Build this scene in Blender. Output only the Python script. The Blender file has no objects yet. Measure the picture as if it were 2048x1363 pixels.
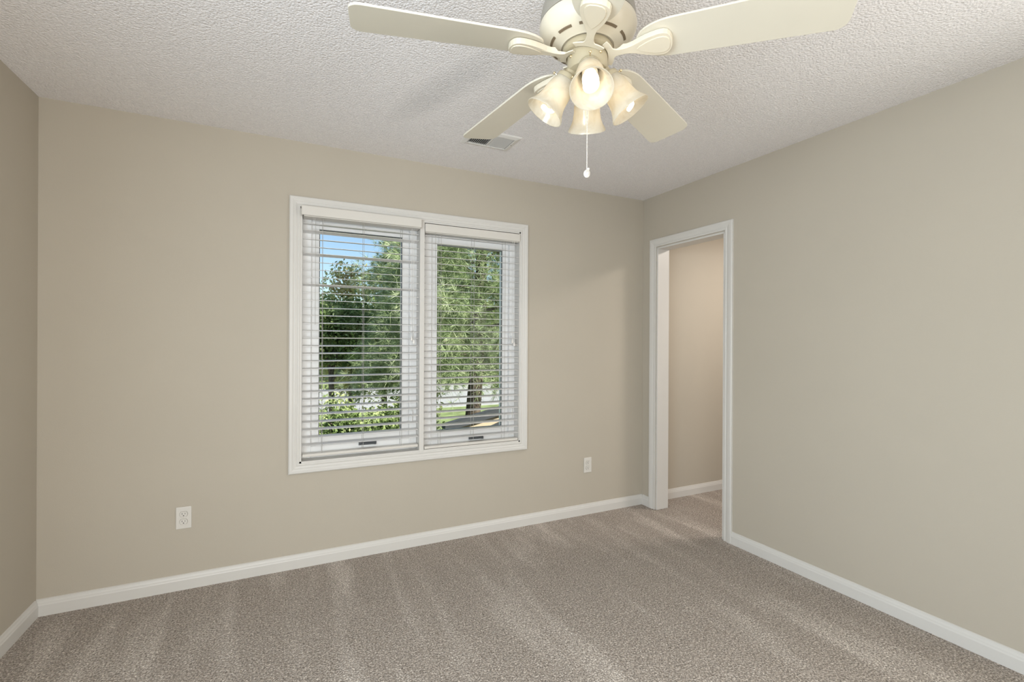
import bpy, bmesh, math, random
import numpy as np
from mathutils import Matrix, Vector
PI = math.pi
SC = bpy.context.scene
COL = SC.collection

# ------------------------------------------------------------------ camera
YAW, ROLL, CAMH, FPX = 0.4520, 0.0050, 1.304, 948.36
cam_data = bpy.data.cameras.new('camera')
cam = bpy.data.objects.new('camera', cam_data); COL.objects.link(cam)
cam_data.sensor_fit = 'HORIZONTAL'; cam_data.sensor_width = 36.0
cam_data.lens = FPX / 2048 * 36.0
cam_data.clip_start = 0.02; cam_data.clip_end = 500
cam.matrix_world = (Matrix.Translation((0, 0, CAMH)) @ Matrix.Rotation(-YAW, 4, 'Z')
                    @ Matrix.Rotation(PI / 2, 4, 'X') @ Matrix.Rotation(ROLL, 4, 'Z'))
SC.camera = cam
# ------------------------------------------------------------------ exposure
SC.view_settings.view_transform = 'Standard'
SC.view_settings.look = 'None'
SC.view_settings.gamma = 1.0
SC.view_settings.use_curve_mapping = False
SC.view_settings.exposure = 0.11
# ------------------------------------------------------------------ sky
world = bpy.data.worlds.new('sky'); SC.world = world; world.use_nodes = True
wn = world.node_tree.nodes; wn.clear()
wsky = wn.new('ShaderNodeTexSky'); wsky.sky_type = 'NISHITA'; wsky.sun_disc = False
wsky.sun_elevation = math.radians(42); wsky.sun_rotation = math.radians(135)
wsky.air_density = 1.0; wsky.dust_density = 0.6; wsky.ozone_density = 1.6
wbg = wn.new('ShaderNodeBackground'); wbg.inputs['Strength'].default_value = 0.19
wout = wn.new('ShaderNodeOutputWorld')
world.node_tree.links.new(wsky.outputs[0], wbg.inputs['Color'])
world.node_tree.links.new(wbg.outputs[0], wout.inputs['Surface'])
# ------------------------------------------------------------------ sun
sd = bpy.data.lights.new('sun', 'SUN'); sd.energy = 9.0; sd.angle = math.radians(0.6); sd.color = (1, 0.95, 0.86)
sun = bpy.data.objects.new('sun', sd); COL.objects.link(sun)
sun.rotation_euler = Vector((-0.34, 0.70, -0.60)).to_track_quat('-Z', 'Y').to_euler()
# ------------------------------------------------------------------ room numbers
X0, X1, Y0, YR, H = -1.033, 2.616, 2.978, -0.69, 2.44
SKEW_L, SKEW_R = -0.015, 0.014
WT = 0.15
# ------------------------------------------------------------------ area lights
def area_light(name, loc, direction, sx, sy, power, col):
    l = bpy.data.lights.new(name, 'AREA'); l.shape = 'RECTANGLE'; l.size = sx; l.size_y = sy
    l.energy = power; l.color = col
    o = bpy.data.objects.new(name, l); COL.objects.link(o)
    o.location = loc; o.rotation_euler = Vector(direction).to_track_quat('-Z', 'Z').to_euler()
    return o
area_light('left_daylight_fill', (X0 - 0.02, 0.10, 1.33), (1.0, -0.05, -0.08), 1.10, 1.40, 58, (0.75, 0.895, 1.0))  # added lamp in the unseen left window, standing in for daylight
area_light('right_fill_lamp', (X1 + 0.06, -0.12, 1.33), (-1.0, 0.05, -0.1), 0.95, 1.40, 37, (1.0, 0.97, 0.90))  # added fill lamp in the unseen right window, brightens the left wall
area_light('rear_fill_lamp', (-0.30, YR - 0.02, 1.12), (0.3, 1, 0.0), 1.2, 1.85, 47, (1.0, 0.98, 0.935))  # added fill lamp in the unseen rear opening; the hall has no window
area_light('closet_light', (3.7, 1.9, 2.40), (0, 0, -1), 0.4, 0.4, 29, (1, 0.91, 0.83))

# ------------------------------------------------------------------ materials
def new_mat(name):
    m = bpy.data.materials.new(name); m.use_nodes = True
    nt = m.node_tree; b = nt.nodes['Principled BSDF']
    return m, nt, b
def ramp(nt, src, stops):
    r = nt.nodes.new('ShaderNodeValToRGB')
    el = r.color_ramp.elements
    while len(el) < len(stops): el.new(0.5)
    for e, (p, c) in zip(el, stops): e.position = p; e.color = (*c, 1)
    nt.links.new(src, r.inputs[0]); return r
def noise(nt, scale, detail=2, rough=0.5, dist=0.0, vec=None):
    n = nt.nodes.new('ShaderNodeTexNoise'); n.inputs['Scale'].default_value = scale
    n.inputs['Detail'].default_value = detail; n.inputs['Roughness'].default_value = rough
    n.inputs['Distortion'].default_value = dist
    if vec is not None: nt.links.new(vec, n.inputs['Vector'])
    return n
def coords(nt, scale=(1, 1, 1), rot=(0, 0, 0)):
    t = nt.nodes.new('ShaderNodeTexCoord'); mp = nt.nodes.new('ShaderNodeMapping')
    mp.inputs['Scale'].default_value = scale; mp.inputs['Rotation'].default_value = rot
    nt.links.new(t.outputs['Object'], mp.inputs['Vector']); return mp.outputs[0]
def bump(nt, b, h, strength, dist):
    bp = nt.nodes.new('ShaderNodeBump'); bp.inputs['Strength'].default_value = strength
    bp.inputs['Distance'].default_value = dist
    nt.links.new(h, bp.inputs['Height']); nt.links.new(bp.outputs[0], b.inputs['Normal'])
def mixc(nt, fac, a, c, mode='MIX'):
    m = nt.nodes.new('ShaderNodeMix'); m.data_type = 'RGBA'; m.blend_type = mode
    for s, v in ((m.inputs[0], fac), (m.inputs[6], a), (m.inputs[7], c)):
        if hasattr(v, 'is_linked') or hasattr(v, 'links'): nt.links.new(v, s)
        elif isinstance(v, (int, float)): s.default_value = v
        else: s.default_value = (*v, 1)
    return m.outputs[2]
def simple(name, col, rough=0.5, metal=0.0, var=0.04, scale=6, spec=0.5, bumpd=None):
    m, nt, b = new_mat(name)
    n = noise(nt, scale, 3, vec=coords(nt))
    lo = tuple(c * (1 - var) for c in col); hi = tuple(min(1, c * (1 + var)) for c in col)
    r = ramp(nt, n.outputs['Fac'], [(0.3, lo), (0.7, hi)])
    nt.links.new(r.outputs[0], b.inputs['Base Color'])
    b.inputs['Roughness'].default_value = rough; b.inputs['Metallic'].default_value = metal
    b.inputs['Specular IOR Level'].default_value = spec
    if bumpd:
        n2 = noise(nt, bumpd[0], 3, vec=coords(nt)); bump(nt, b, n2.outputs['Fac'], bumpd[1], bumpd[2])
    return m

M = {}
M['wall'] = simple('greige_wall_paint', (0.475, 0.434, 0.366), 0.75, var=0.012, scale=2.0, spec=0.25, bumpd=(220, 0.12, 0.002))
M['trim'] = simple('white_trim_paint', (0.64, 0.628, 0.603), 0.38, var=0.01, spec=0.4)
M['vinyl'] = simple('white_window_vinyl', (0.86, 0.865, 0.87), 0.35, var=0.01)
M['slat'] = simple('white_blind_slat', (0.72, 0.715, 0.71), 0.4, var=0.01)
M['valance'] = simple('ivory_blind_valance', (0.65, 0.63, 0.59), 0.4, var=0.01)
M['cord'] = simple('grey_white_cord', (0.42, 0.41, 0.39), 0.8, var=0.02)
M['tassel'] = simple('white_plastic_tassel', (0.8, 0.79, 0.77), 0.3)
M['plate'] = simple('white_outlet_plastic', (0.66, 0.64, 0.60), 0.3, var=0.01)
M['dark'] = simple('dark_slot', (0.03, 0.028, 0.025), 0.7)
M['crank'] = simple('dark_bronze_hardware', (0.10, 0.11, 0.12), 0.4, 0.4)
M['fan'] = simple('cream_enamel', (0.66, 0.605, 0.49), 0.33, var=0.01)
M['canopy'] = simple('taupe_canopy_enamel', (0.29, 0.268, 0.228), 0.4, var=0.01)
M['blade'] = simple('cream_fan_blade', (0.62, 0.585, 0.495), 0.42, var=0.015)
M['slotbrown'] = simple('brown_vent_gap', (0.16, 0.12, 0.075), 0.7)
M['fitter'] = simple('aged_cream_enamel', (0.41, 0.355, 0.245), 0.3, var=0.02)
M['brass'] = simple('pale_brass', (0.75, 0.62, 0.38), 0.25, 0.9)
M['chain'] = simple('white_bead_chain', (0.64, 0.62, 0.585), 0.3)
M['vent'] = simple('white_vent_enamel', (0.70, 0.69, 0.67), 0.4, var=0.01)
M['ductdark'] = simple('dark_duct', (0.05, 0.048, 0.045), 0.8)

def make_ceiling_mat():
    m, nt, b = new_mat('popcorn_ceiling')
    v = coords(nt)
    n1 = noise(nt, 165, 3, 0.65, 0.3, v)
    vo = nt.nodes.new('ShaderNodeTexVoronoi'); vo.inputs['Scale'].default_value = 115
    nt.links.new(v, vo.inputs['Vector'])
    ma = nt.nodes.new('ShaderNodeMath'); ma.operation = 'SUBTRACT'
    nt.links.new(n1.outputs['Fac'], ma.inputs[0]); nt.links.new(vo.outputs['Distance'], ma.inputs[1])
    bump(nt, b, ma.outputs[0], 1.0, 0.0038)
    c = ramp(nt, n1.outputs['Fac'], [(0.3, (0.79, 0.775, 0.785)), (0.7, (0.94, 0.92, 0.93))])  # crevice shade painted in: low spots of the texture get a darker tone
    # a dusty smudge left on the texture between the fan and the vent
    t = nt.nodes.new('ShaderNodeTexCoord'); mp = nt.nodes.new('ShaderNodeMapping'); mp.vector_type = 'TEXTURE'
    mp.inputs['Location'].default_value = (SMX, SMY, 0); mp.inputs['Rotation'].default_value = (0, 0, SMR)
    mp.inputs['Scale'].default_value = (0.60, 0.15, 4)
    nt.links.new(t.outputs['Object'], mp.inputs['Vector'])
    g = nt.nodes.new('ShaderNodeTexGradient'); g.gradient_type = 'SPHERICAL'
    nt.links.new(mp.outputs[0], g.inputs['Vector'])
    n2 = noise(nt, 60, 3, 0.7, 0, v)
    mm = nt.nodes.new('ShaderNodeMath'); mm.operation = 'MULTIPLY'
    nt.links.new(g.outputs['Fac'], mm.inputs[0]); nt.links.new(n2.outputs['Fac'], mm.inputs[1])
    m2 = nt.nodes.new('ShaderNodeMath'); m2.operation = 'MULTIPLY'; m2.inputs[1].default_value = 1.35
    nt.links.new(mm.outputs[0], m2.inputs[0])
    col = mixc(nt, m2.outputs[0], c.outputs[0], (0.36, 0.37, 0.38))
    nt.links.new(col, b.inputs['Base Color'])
    b.inputs['Roughness'].default_value = 0.95; b.inputs['Specular IOR Level'].default_value = 0.1
    return m
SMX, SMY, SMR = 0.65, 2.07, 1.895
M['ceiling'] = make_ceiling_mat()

def make_carpet_mat():
    m, nt, b = new_mat('taupe_cut_pile_carpet')
    v = coords(nt)
    tuft = noise(nt, 150, 2, 0.6, 0.6, v)
    vo = nt.nodes.new('ShaderNodeTexVoronoi'); vo.inputs['Scale'].default_value = 130
    nt.links.new(v, vo.inputs['Vector'])
    fleck = ramp(nt, tuft.outputs['Fac'], [(0.28, (0.13, 0.105, 0.085)), (0.43, (0.295, 0.257, 0.222)), (0.53, (0.43, 0.38, 0.335)), (0.68, (0.79, 0.72, 0.655))])
    # vacuum tracks: pile brushed one way or the other
    v2 = coords(nt, (1.0, 0.42, 1), (0, 0, 0.50))
    n2 = noise(nt, 2.6, 3, 0.55, 0.8, v2)
    v3 = coords(nt, (5.0, 0.55, 1), (0, 0, 0.30))
    n3 = noise(nt, 1.6, 2, 0.5, 0.3, v3)
    ad = nt.nodes.new('ShaderNodeMath'); ad.operation = 'ADD'
    nt.links.new(n2.outputs['Fac'], ad.inputs[0]); nt.links.new(n3.outputs['Fac'], ad.inputs[1])
    tr = ramp(nt, ad.outputs[0], [(0.0, (0.82, 0.80, 0.78)), (0.50, (0.90, 0.885, 0.87)), (0.58, (1.05, 1.05, 1.05)), (0.66, (1.22, 1.23, 1.24))])
    # the two noises add to about 1: bring them back to 0..1
    hv = nt.nodes.new('ShaderNodeMath'); hv.operation = 'MULTIPLY'; hv.inputs[1].default_value = 0.5
    nt.links.new(ad.outputs[0], hv.inputs[0]); nt.links.new(hv.outputs[0], tr.inputs[0])
    col = mixc(nt, 1.0, fleck.outputs[0], tr.outputs[0], 'MULTIPLY')
    nt.links.new(col, b.inputs['Base Color'])
    b.inputs['Roughness'].default_value = 1.0; b.inputs['Specular IOR Level'].default_value = 0.0
    b.inputs['Sheen Weight'].default_value = 0.15; b.inputs['Sheen Roughness'].default_value = 0.6
    ma = nt.nodes.new('ShaderNodeMath'); ma.operation = 'SUBTRACT'
    nt.links.new(tuft.outputs['Fac'], ma.inputs[0]); nt.links.new(vo.outputs['Distance'], ma.inputs[1])
    bump(nt, b, ma.outputs[0], 0.9, 0.006)
    return m
M['carpet'] = make_carpet_mat()

def make_glass():
    m, nt, b = new_mat('window_glass'); nt.nodes.remove(b)
    tr = nt.nodes.new('ShaderNodeBsdfTransparent'); tr.inputs[0].default_value = (0.95, 0.97, 0.96, 1)
    gl = nt.nodes.new('ShaderNodeBsdfGlossy'); gl.inputs['Roughness'].default_value = 0.0; gl.inputs[0].default_value = (0.07, 0.07, 0.07, 1)
    fr = nt.nodes.new('ShaderNodeFresnel'); fr.inputs[0].default_value = 1.45
    mx = nt.nodes.new('ShaderNodeMixShader')
    nt.links.new(fr.outputs[0], mx.inputs[0]); nt.links.new(tr.outputs[0], mx.inputs[1]); nt.links.new(gl.outputs[0], mx.inputs[2])
    nt.links.new(mx.outputs[0], nt.nodes['Material Output'].inputs[0]); return m
M['glass'] = make_glass()

def make_shade():
    m, nt, b = new_mat('alabaster_glass'); nt.nodes.remove(b)
    n = noise(nt, 14, 3, 0.55, 2.5, coords(nt))
    r = ramp(nt, n.outputs['Fac'], [(0.35, (0.73, 0.68, 0.575)), (0.6, (0.80, 0.765, 0.68))])
    df = nt.nodes.new('ShaderNodeBsdfDiffuse'); tl = nt.nodes.new('ShaderNodeBsdfTranslucent')
    gl = nt.nodes.new('ShaderNodeBsdfGlossy'); gl.inputs['Roughness'].default_value = 0.15
    nt.links.new(r.outputs[0], df.inputs[0]); nt.links.new(r.outputs[0], tl.inputs[0])
    a = nt.nodes.new('ShaderNodeMixShader'); a.inputs[0].default_value = 0.58
    nt.links.new(df.outputs[0], a.inputs[1]); nt.links.new(tl.outputs[0], a.inputs[2])
    c = nt.nodes.new('ShaderNodeMixShader'); c.inputs[0].default_value = 0.05
    nt.links.new(a.outputs[0], c.inputs[1]); nt.links.new(gl.outputs[0], c.inputs[2])
    nt.links.new(c.outputs[0], nt.nodes['Material Output'].inputs[0]); return m
M['shade'] = make_shade()
BULB_STRENGTH = 2.7
def make_bulb():
    m, nt, b = new_mat('lit_fluorescent_tube')
    b.inputs['Base Color'].default_value = (0.9, 0.88, 0.82, 1)
    b.inputs['Emission Color'].default_value = (1, 0.86, 0.66, 1)
    b.inputs['Emission Strength'].default_value = BULB_STRENGTH
    return m
M['bulb'] = make_bulb()

def leaf_mat(name, c1, c2, c3, scale=1.2):
    m, nt, b = new_mat(name); nt.nodes.remove(b)
    n = noise(nt, scale, 4, 0.7, 0, coords(nt))
    r = ramp(nt, n.outputs['Fac'], [(0.36, c1), (0.5, c2), (0.64, c3)])
    df = nt.nodes.new('ShaderNodeBsdfDiffuse'); tl = nt.nodes.new('ShaderNodeBsdfTranslucent')
    nt.links.new(r.outputs[0], df.inputs[0]); nt.links.new(r.outputs[0], tl.inputs[0])
    a = nt.nodes.new('ShaderNodeMixShader'); a.inputs[0].default_value = 0.25
    nt.links.new(df.outputs[0], a.inputs[1]); nt.links.new(tl.outputs[0], a.inputs[2])
    nt.links.new(a.outputs[0], nt.nodes['Material Output'].inputs[0]); return m
M['pine'] = leaf_mat('pine_needles', (0.17, 0.23, 0.10), (0.40, 0.48, 0.26), (0.70, 0.74, 0.50), 3.2)
M['holly'] = leaf_mat('dark_evergreen_leaf', (0.09, 0.14, 0.05), (0.26, 0.34, 0.13), (0.66, 0.70, 0.36), 2.6)
M['autumn'] = leaf_mat('turning_leaf', (0.40, 0.30, 0.16), (0.58, 0.58, 0.30), (0.82, 0.80, 0.50), 2.2)
M['lime'] = leaf_mat('light_green_leaf', (0.12, 0.17, 0.05), (0.28, 0.37, 0.11), (0.56, 0.62, 0.26), 1.2)
M['bark'] = simple('grey_brown_bark', (0.17, 0.13, 0.10), 0.9, var=0.4, scale=14, bumpd=(30, 0.8, 0.02))
M['lawn'] = simple('lawn', (0.24, 0.29, 0.12), 0.95, var=0.35, scale=1.5, spec=0.1)
M['road'] = simple('pale_concrete', (0.42, 0.41, 0.39), 0.9, var=0.06, scale=1.0)
M['siding'] = simple('tan_siding', (0.50, 0.40, 0.27), 0.8, var=0.05, scale=3)
M['shingle'] = simple('charcoal_shingle', (0.055, 0.06, 0.068), 0.9, var=0.25, scale=20)
M['fascia'] = simple('dark_fascia', (0.04, 0.045, 0.05), 0.6)
M['exterior'] = simple('exterior_cladding', (0.5, 0.48, 0.44), 0.8)

# ------------------------------------------------------------------ mesh helpers
class MB:
    def __init__(s): s.v = []; s.f = []
    def add(s, vs, fs):
        k = len(s.v); s.v += [tuple(v) for v in vs]; s.f += [tuple(i + k for i in f) for f in fs]; return s
    def box(s, x0, x1, y0, y1, z0, z1):
        vs = [(x0, y0, z0), (x1, y0, z0), (x1, y1, z0), (x0, y1, z0), (x0, y0, z1), (x1, y0, z1), (x1, y1, z1), (x0, y1, z1)]
        return s.add(vs, [(0, 3, 2, 1), (4, 5, 6, 7), (0, 1, 5, 4), (1, 2, 6, 5), (2, 3, 7, 6), (3, 0, 4, 7)])
    def obox(s, mat, x0, x1, y0, y1, z0, z1):
        k = len(s.v); s.box(x0, x1, y0, y1, z0, z1)
        s.v[k:] = [tuple(mat @ Vector(v)) for v in s.v[k:]]; return s
    def prism(s, pts, z0, z1, fn=None):
        n = len(pts); fn = fn or (lambda a, b, z: (a, b, z))
        vs = [fn(a, b, z0) for a, b in pts] + [fn(a, b, z1) for a, b in pts]
        fs = [tuple(reversed(range(n))), tuple(range(n, 2 * n))] + [(i, (i + 1) % n, n + (i + 1) % n, n + i) for i in range(n)]
        return s.add(vs, fs)
    def lathe(s, prof, seg=48, mat=None, close=False):
        n = len(prof); vs = []; fs = []
        for j in range(seg):
            a = 2 * PI * j / seg
            for r, z in prof:
                p = Vector((r * math.cos(a), r * math.sin(a), z)); vs.append(mat @ p if mat else p)
        for j in range(seg):
            j2 = (j + 1) % seg
            for i in range(n - 1 if not close else n):
                i2 = (i + 1) % n
                fs.append((j * n + i, j2 * n + i, j2 * n + i2, j * n + i2))
        return s.add(vs, fs)
    def tube(s, path, rad, seg=8, cap=True):
        path = [Vector(p) for p in path]; n = len(path)
        rads = rad if isinstance(rad, (list, tuple)) else [rad] * n
        vs = []; fs = []; up = Vector((0.13, 0.27, 0.95)).normalized()
        prev = None
        for i, p in enumerate(path):
            d = (path[min(i + 1, n - 1)] - path[max(i - 1, 0)]).normalized()
            if prev is None:
                a = d.cross(up)
                if a.length < 1e-3: a = d.cross(Vector((1, 0, 0)))
            else: a = prev - d * prev.dot(d)
            a.normalize(); b = d.cross(a); prev = a
            for k in range(seg):
                t = 2 * PI * k / seg; vs.append(p + (a * math.cos(t) + b * math.sin(t)) * rads[i])
        for i in range(n - 1):
            for k in range(seg):
                k2 = (k + 1) % seg; fs.append((i * seg + k, i * seg + k2, (i + 1) * seg + k2, (i + 1) * seg + k))
        if cap: fs += [tuple(reversed(range(seg))), tuple(range((n - 1) * seg, n * seg))]
        return s.add(vs, fs)
    def ball(s, c, r, seg=8, rings=6, sc=(1, 1, 1)):
        prof = [(max(1e-5, r * math.sin(PI * i / rings)), -r * math.cos(PI * i / rings)) for i in range(rings + 1)]
        return s.lathe(prof, seg, Matrix.Translation(c) @ Matrix.Diagonal((*sc, 1)))
    def sweep(s, path, prof, fn, closed=True, side=1):
        # path: 2-D polyline; prof: (u sideways, d out of plane); fn(a, b, d) -> 3-D
        n = len(path); P = [Vector(p) for p in path]; m = len(prof); vs = []; fs = []
        def nrm(i, j):
            d = (P[j] - P[i]).normalized(); return Vector((d.y, -d.x)) * side
        for i in range(n):
            if closed or 0 < i < n - 1:
                n1 = nrm((i - 1) % n, i); n2 = nrm(i, (i + 1) % n); mm = (n1 + n2) / (1 + n1.dot(n2))
            elif i == 0: mm = nrm(0, 1)
            else: mm = nrm(n - 2, n - 1)
            for u, d in prof:
                q = P[i] + mm * u; vs.append(fn(q.x, q.y, d))
        for i in range(n if closed else n - 1):
            i2 = (i + 1) % n
            for k in range(m):
                k2 = (k + 1) % m; fs.append((i * m + k, i2 * m + k, i2 * m + k2, i * m + k2))
        if not closed: fs += [tuple(range(m)), tuple(reversed(range((n - 1) * m, n * m)))]
        return s.add(vs, fs)
    def build(s, name, mat, parent=None, bevel=0, smooth=False, mw=None, loc=None):
        me = bpy.data.meshes.new(name); me.from_pydata(s.v, [], s.f)
        bm = bmesh.new(); bm.from_mesh(me)
        if smooth: bmesh.ops.remove_doubles(bm, verts=bm.verts, dist=1e-6)
        bmesh.ops.recalc_face_normals(bm, faces=bm.faces); bm.to_mesh(me); bm.free()
        me.materials.append(mat)
        if smooth:
            me.polygons.foreach_set('use_smooth', [True] * len(me.polygons))
            me.set_sharp_from_angle(angle=math.radians(38))
        o = bpy.data.objects.new(name, me); COL.objects.link(o)
        if parent: o.parent = parent
        if mw is not None: o.matrix_world = mw
        if loc is not None: o.location = loc
        if bevel:
            bv = o.modifiers.new('edge', 'BEVEL'); bv.width = bevel; bv.segments = 2; bv.limit_method = 'ANGLE'
            bv.angle_limit = math.radians(35)
        return o

def tag(o, label, cat, group=None, kind=None):
    o['label'] = label; o['category'] = cat
    if group: o['group'] = group
    if kind: o['kind'] = kind
    return o
def empty(name, loc=(0, 0, 0), rotz=0):
    o = bpy.data.objects.new(name, None); COL.objects.link(o); o.location = loc; o.rotation_euler = (0, 0, rotz)
    o.empty_display_size = 0.1; return o
def structure(o, label, cat): return tag(o, label, cat, kind='structure')
def copy_tree(o, parent=None):
    c = o.copy(); COL.objects.link(c)
    if parent: c.parent = parent
    for ch in list(o.children): copy_tree(ch, c)
    return c

RW = Matrix.Translation((X1, Y0, 0)) @ Matrix.Rotation(SKEW_R, 4, 'Z')    # right wall: local y runs back along the wall
LW = Matrix.Translation((X0, Y0, 0)) @ Matrix.Rotation(SKEW_L, 4, 'Z')

# ------------------------------------------------------------------ shell
XL, XR = -1.35, 5.2
WX0, WX1, WZ0, WZ1 = 0.093, 1.507, 0.597, 2.067        # window opening
structure(MB().box(XL, XR, -2.6, Y0 + WT, -0.25, 0).build('floor', M['carpet']), 'taupe cut pile carpet with brushed vacuum tracks covering the floor', 'floor')
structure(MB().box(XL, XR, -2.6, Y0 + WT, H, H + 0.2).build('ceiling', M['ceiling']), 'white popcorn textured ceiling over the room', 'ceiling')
w = MB()
w.box(XL, WX0, Y0, Y0 + WT, 0, H); w.box(WX1, XR, Y0, Y0 + WT, 0, H)
w.box(WX0, WX1, Y0, Y0 + WT, 0, WZ0); w.box(WX0, WX1, Y0, Y0 + WT, WZ1, H)
structure(w.build('wall_back', M['wall']), 'greige painted wall with the double window in it', 'wall')
LS0, LS1, LZ0, LZ1 = 2.27, 3.47, 0.60, 2.07
w = MB(); w.box(-0.14, 0, -LS0, -0.0005, 0, H); w.box(-0.14, 0, -3.9, -LS1, 0, H); w.box(-0.14, 0, -LS1, -LS0, 0, LZ0); w.box(-0.14, 0, -LS1, -LS0, LZ1, H)
structure(w.build('wall_left', M['wall'], mw=LW), 'narrow strip of greige wall at the left edge', 'wall')
DS0, DS1, DZ = 0.156, 0.777, 2.034                      # doorway: distance from the corner, head height
w = MB(); T = 0.115
RS0, RS1, LZ0, LZ1 = 2.57, 3.60, 0.60, 2.07
w.box(0, T, -DS0, -0.0005, 0, H); w.box(0, T, -RS0, -DS1, 0, H); w.box(0, T, -3.9, -RS1, 0, H); w.box(0, T, -RS1, -RS0, 0, LZ0); w.box(0, T, -RS1, -RS0, LZ1, H); w.box(0, T, -DS1, -DS0, DZ, H)
structure(w.build('wall_right', M['wall'], mw=RW), 'pale greige wall to the right of the cased doorway', 'wall')
w = MB(); RX0, RX1, RZ = -0.93, 0.36, 2.10
w.box(X0 - 0.02, RX0, YR - 0.12, YR, 0, H); w.box(RX1, X1 + 0.04, YR - 0.12, YR, 0, H); w.box(RX0, RX1, YR - 0.12, YR, RZ, H)
structure(w.build('wall_rear', M['wall']), 'greige wall behind the camera with a wide opening added for the fill lamp', 'wall')
w = MB(); w.box(XL, XR, -2.6, -2.48, 0, H); w.box(XL, XL + 0.12, -2.48, YR - 0.12, 0, H); w.box(X1 + 0.2, X1 + 0.3, -2.48, YR - 0.12, 0, H)
structure(w.build('wall_hall', M['wall']), 'hall walls behind the camera', 'wall')
w = MB(); w.box(XR - 0.12, XR, 1.0, Y0, 0, H); w.box(X1 + T + 0.05, XR - 0.12, 1.0, 1.1, 0, H)
structure(w.build('wall_closet', M['wall']), 'far walls of the small room beyond the doorway', 'wall')

# baseboards
BB = [(0, 0), (0.0125, 0), (0.0125, 0.050), (0.0105, 0.056), (0.0095, 0.062), (0.0062, 0.070), (0.0050, 0.077), (0, 0.079)]
def base_run(mb, a0, a1, fn):
    n = len(BB); vs = [fn(a0, d, z) for d, z in BB] + [fn(a1, d, z) for d, z in BB]
    fs = [(i, (i + 1) % n, n + (i + 1) % n, n + i) for i in range(n)] + [tuple(range(n)), tuple(reversed(range(n, 2 * n)))]
    return mb.add(vs, fs)
structure(base_run(MB(), X0 + 0.001, X1 - 0.001, lambda a, d, z: (a, Y0 - d, z)).build('baseboard_back', M['trim']), 'white moulded baseboard below the window wall', 'baseboard')
structure(base_run(MB(), -3.6, -0.013, lambda a, d, z: (d, a, z)).build('baseboard_left', M['trim'], mw=LW), 'short white baseboard running off the left edge', 'baseboard')
structure(base_run(MB(), -3.6, -(DS1 + 0.062), lambda a, d, z: (-d, a, z)).build('baseboard_right', M['trim'], mw=RW), 'long white baseboard right of the doorway', 'baseboard')
structure(base_run(MB(), -(DS0 - 0.062), -0.013, lambda a, d, z: (-d, a, z)).build('baseboard_corner', M['trim'], mw=RW), 'stub of white baseboard between corner and doorway', 'baseboard')
structure(base_run(MB(), X1 + T + 0.01, XR - 0.13, lambda a, d, z: (a, Y0 - d, z)).build('baseboard_closet', M['trim']), 'white baseboard seen through the doorway', 'baseboard')

# ------------------------------------------------------------------ cased doorway
CASE = [(0, 0), (0, 0.010), (0.004, 0.0115), (0.012, 0.0115), (0.016, 0.0095), (0.028, 0.0135), (0.044, 0.0165), (0.056, 0.0165), (0.060, 0.013), (0.060, 0)]
door = empty('door_1'); door.matrix_world = RW
structure(door, 'white cased doorway without a door leading to the next room', 'doorway')
rv = 0.006
path = [(-DS0 + rv, 0.001), (-DS0 + rv, DZ + rv), (-DS1 - rv, DZ + rv), (-DS1 - rv, 0.001)]
c = MB().sweep(path, CASE, lambda a, b, d: (-d, a, b), closed=False, side=1)
o = c.build('casing', M['trim']); o.parent = door
j = MB(); jt = 0.012
j.box(-0.001, T + 0.001, -DS0 - jt, -DS0 + 0.0005, 0.001, DZ); j.box(-0.001, T + 0.001, -DS1 - 0.0005, -DS1 + jt, 0.001, DZ); j.box(-0.001, T + 0.001, -DS1, -DS0, DZ - jt, DZ + 0.0005)
o = j.build('jamb', M['trim'], bevel=0.0015); o.parent = door
c = MB().sweep(path, CASE, lambda a, b, d: (T + d, a, b), closed=False, side=1)
o = c.build('casing', M['trim']); o.parent = door
# unseen cased opening behind the camera, added for the rear fill lamp
trim = MB(); pr = [(RX0, 0.001), (RX0, RZ), (RX1, RZ), (RX1, 0.001)]
trim.sweep(pr, CASE, lambda a, b, d: (a, YR + d, b), closed=False, side=-1)
structure(trim.build('trim_1', M['trim']), 'white casing of the added opening behind the camera', 'trim')

# ------------------------------------------------------------------ window
win = empty('window_1', (WX0, Y0, WZ0))
structure(win, 'white framed double casement window in the back wall', 'window')
def wpart(mb, name, mat, parent=win, bevel=0, smooth=False):
    mb.v = [(x - WX0, y - Y0, z - WZ0) for x, y, z in mb.v]
    return mb.build(name, mat, parent, bevel, smooth)
WCASE = [(0, 0), (0, 0.011), (0.004, 0.013), (0.010, 0.013), (0.014, 0.010), (0.026, 0.0145), (0.030, 0.0135), (0.040, 0.018), (0.052, 0.018), (0.057, 0.014), (0.057, 0)]
wpart(MB().sweep([(WX0, WZ0), (WX1, WZ0), (WX1, WZ1), (WX0, WZ1)], WCASE, lambda a, b, d: (a, Y0 - d, b), closed=True, side=1), 'casing', M['trim'])
MX0, MX1 = 0.788, 0.818
wpart(MB().box(MX0, MX1, Y0 - 0.012, Y0 + 0.13, WZ0, WZ1), 'mullion', M['trim'], bevel=0.002)
j = MB(); jt = 0.010
j.box(WX0, WX0 + jt, Y0 - 0.008, Y0 + WT, WZ0, WZ1); j.box(WX1 - jt, WX1, Y0 - 0.008, Y0 + WT, WZ0, WZ1)
j.box(WX0, WX1, Y0 - 0.008, Y0 + WT, WZ1 - jt, WZ1); j.box(WX0, WX1, Y0 - 0.008, Y0 + WT, WZ0, WZ0 + jt)
wpart(j, 'jamb', M['trim'])
GZ0, GZ1 = 0.722, 1.952
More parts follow.
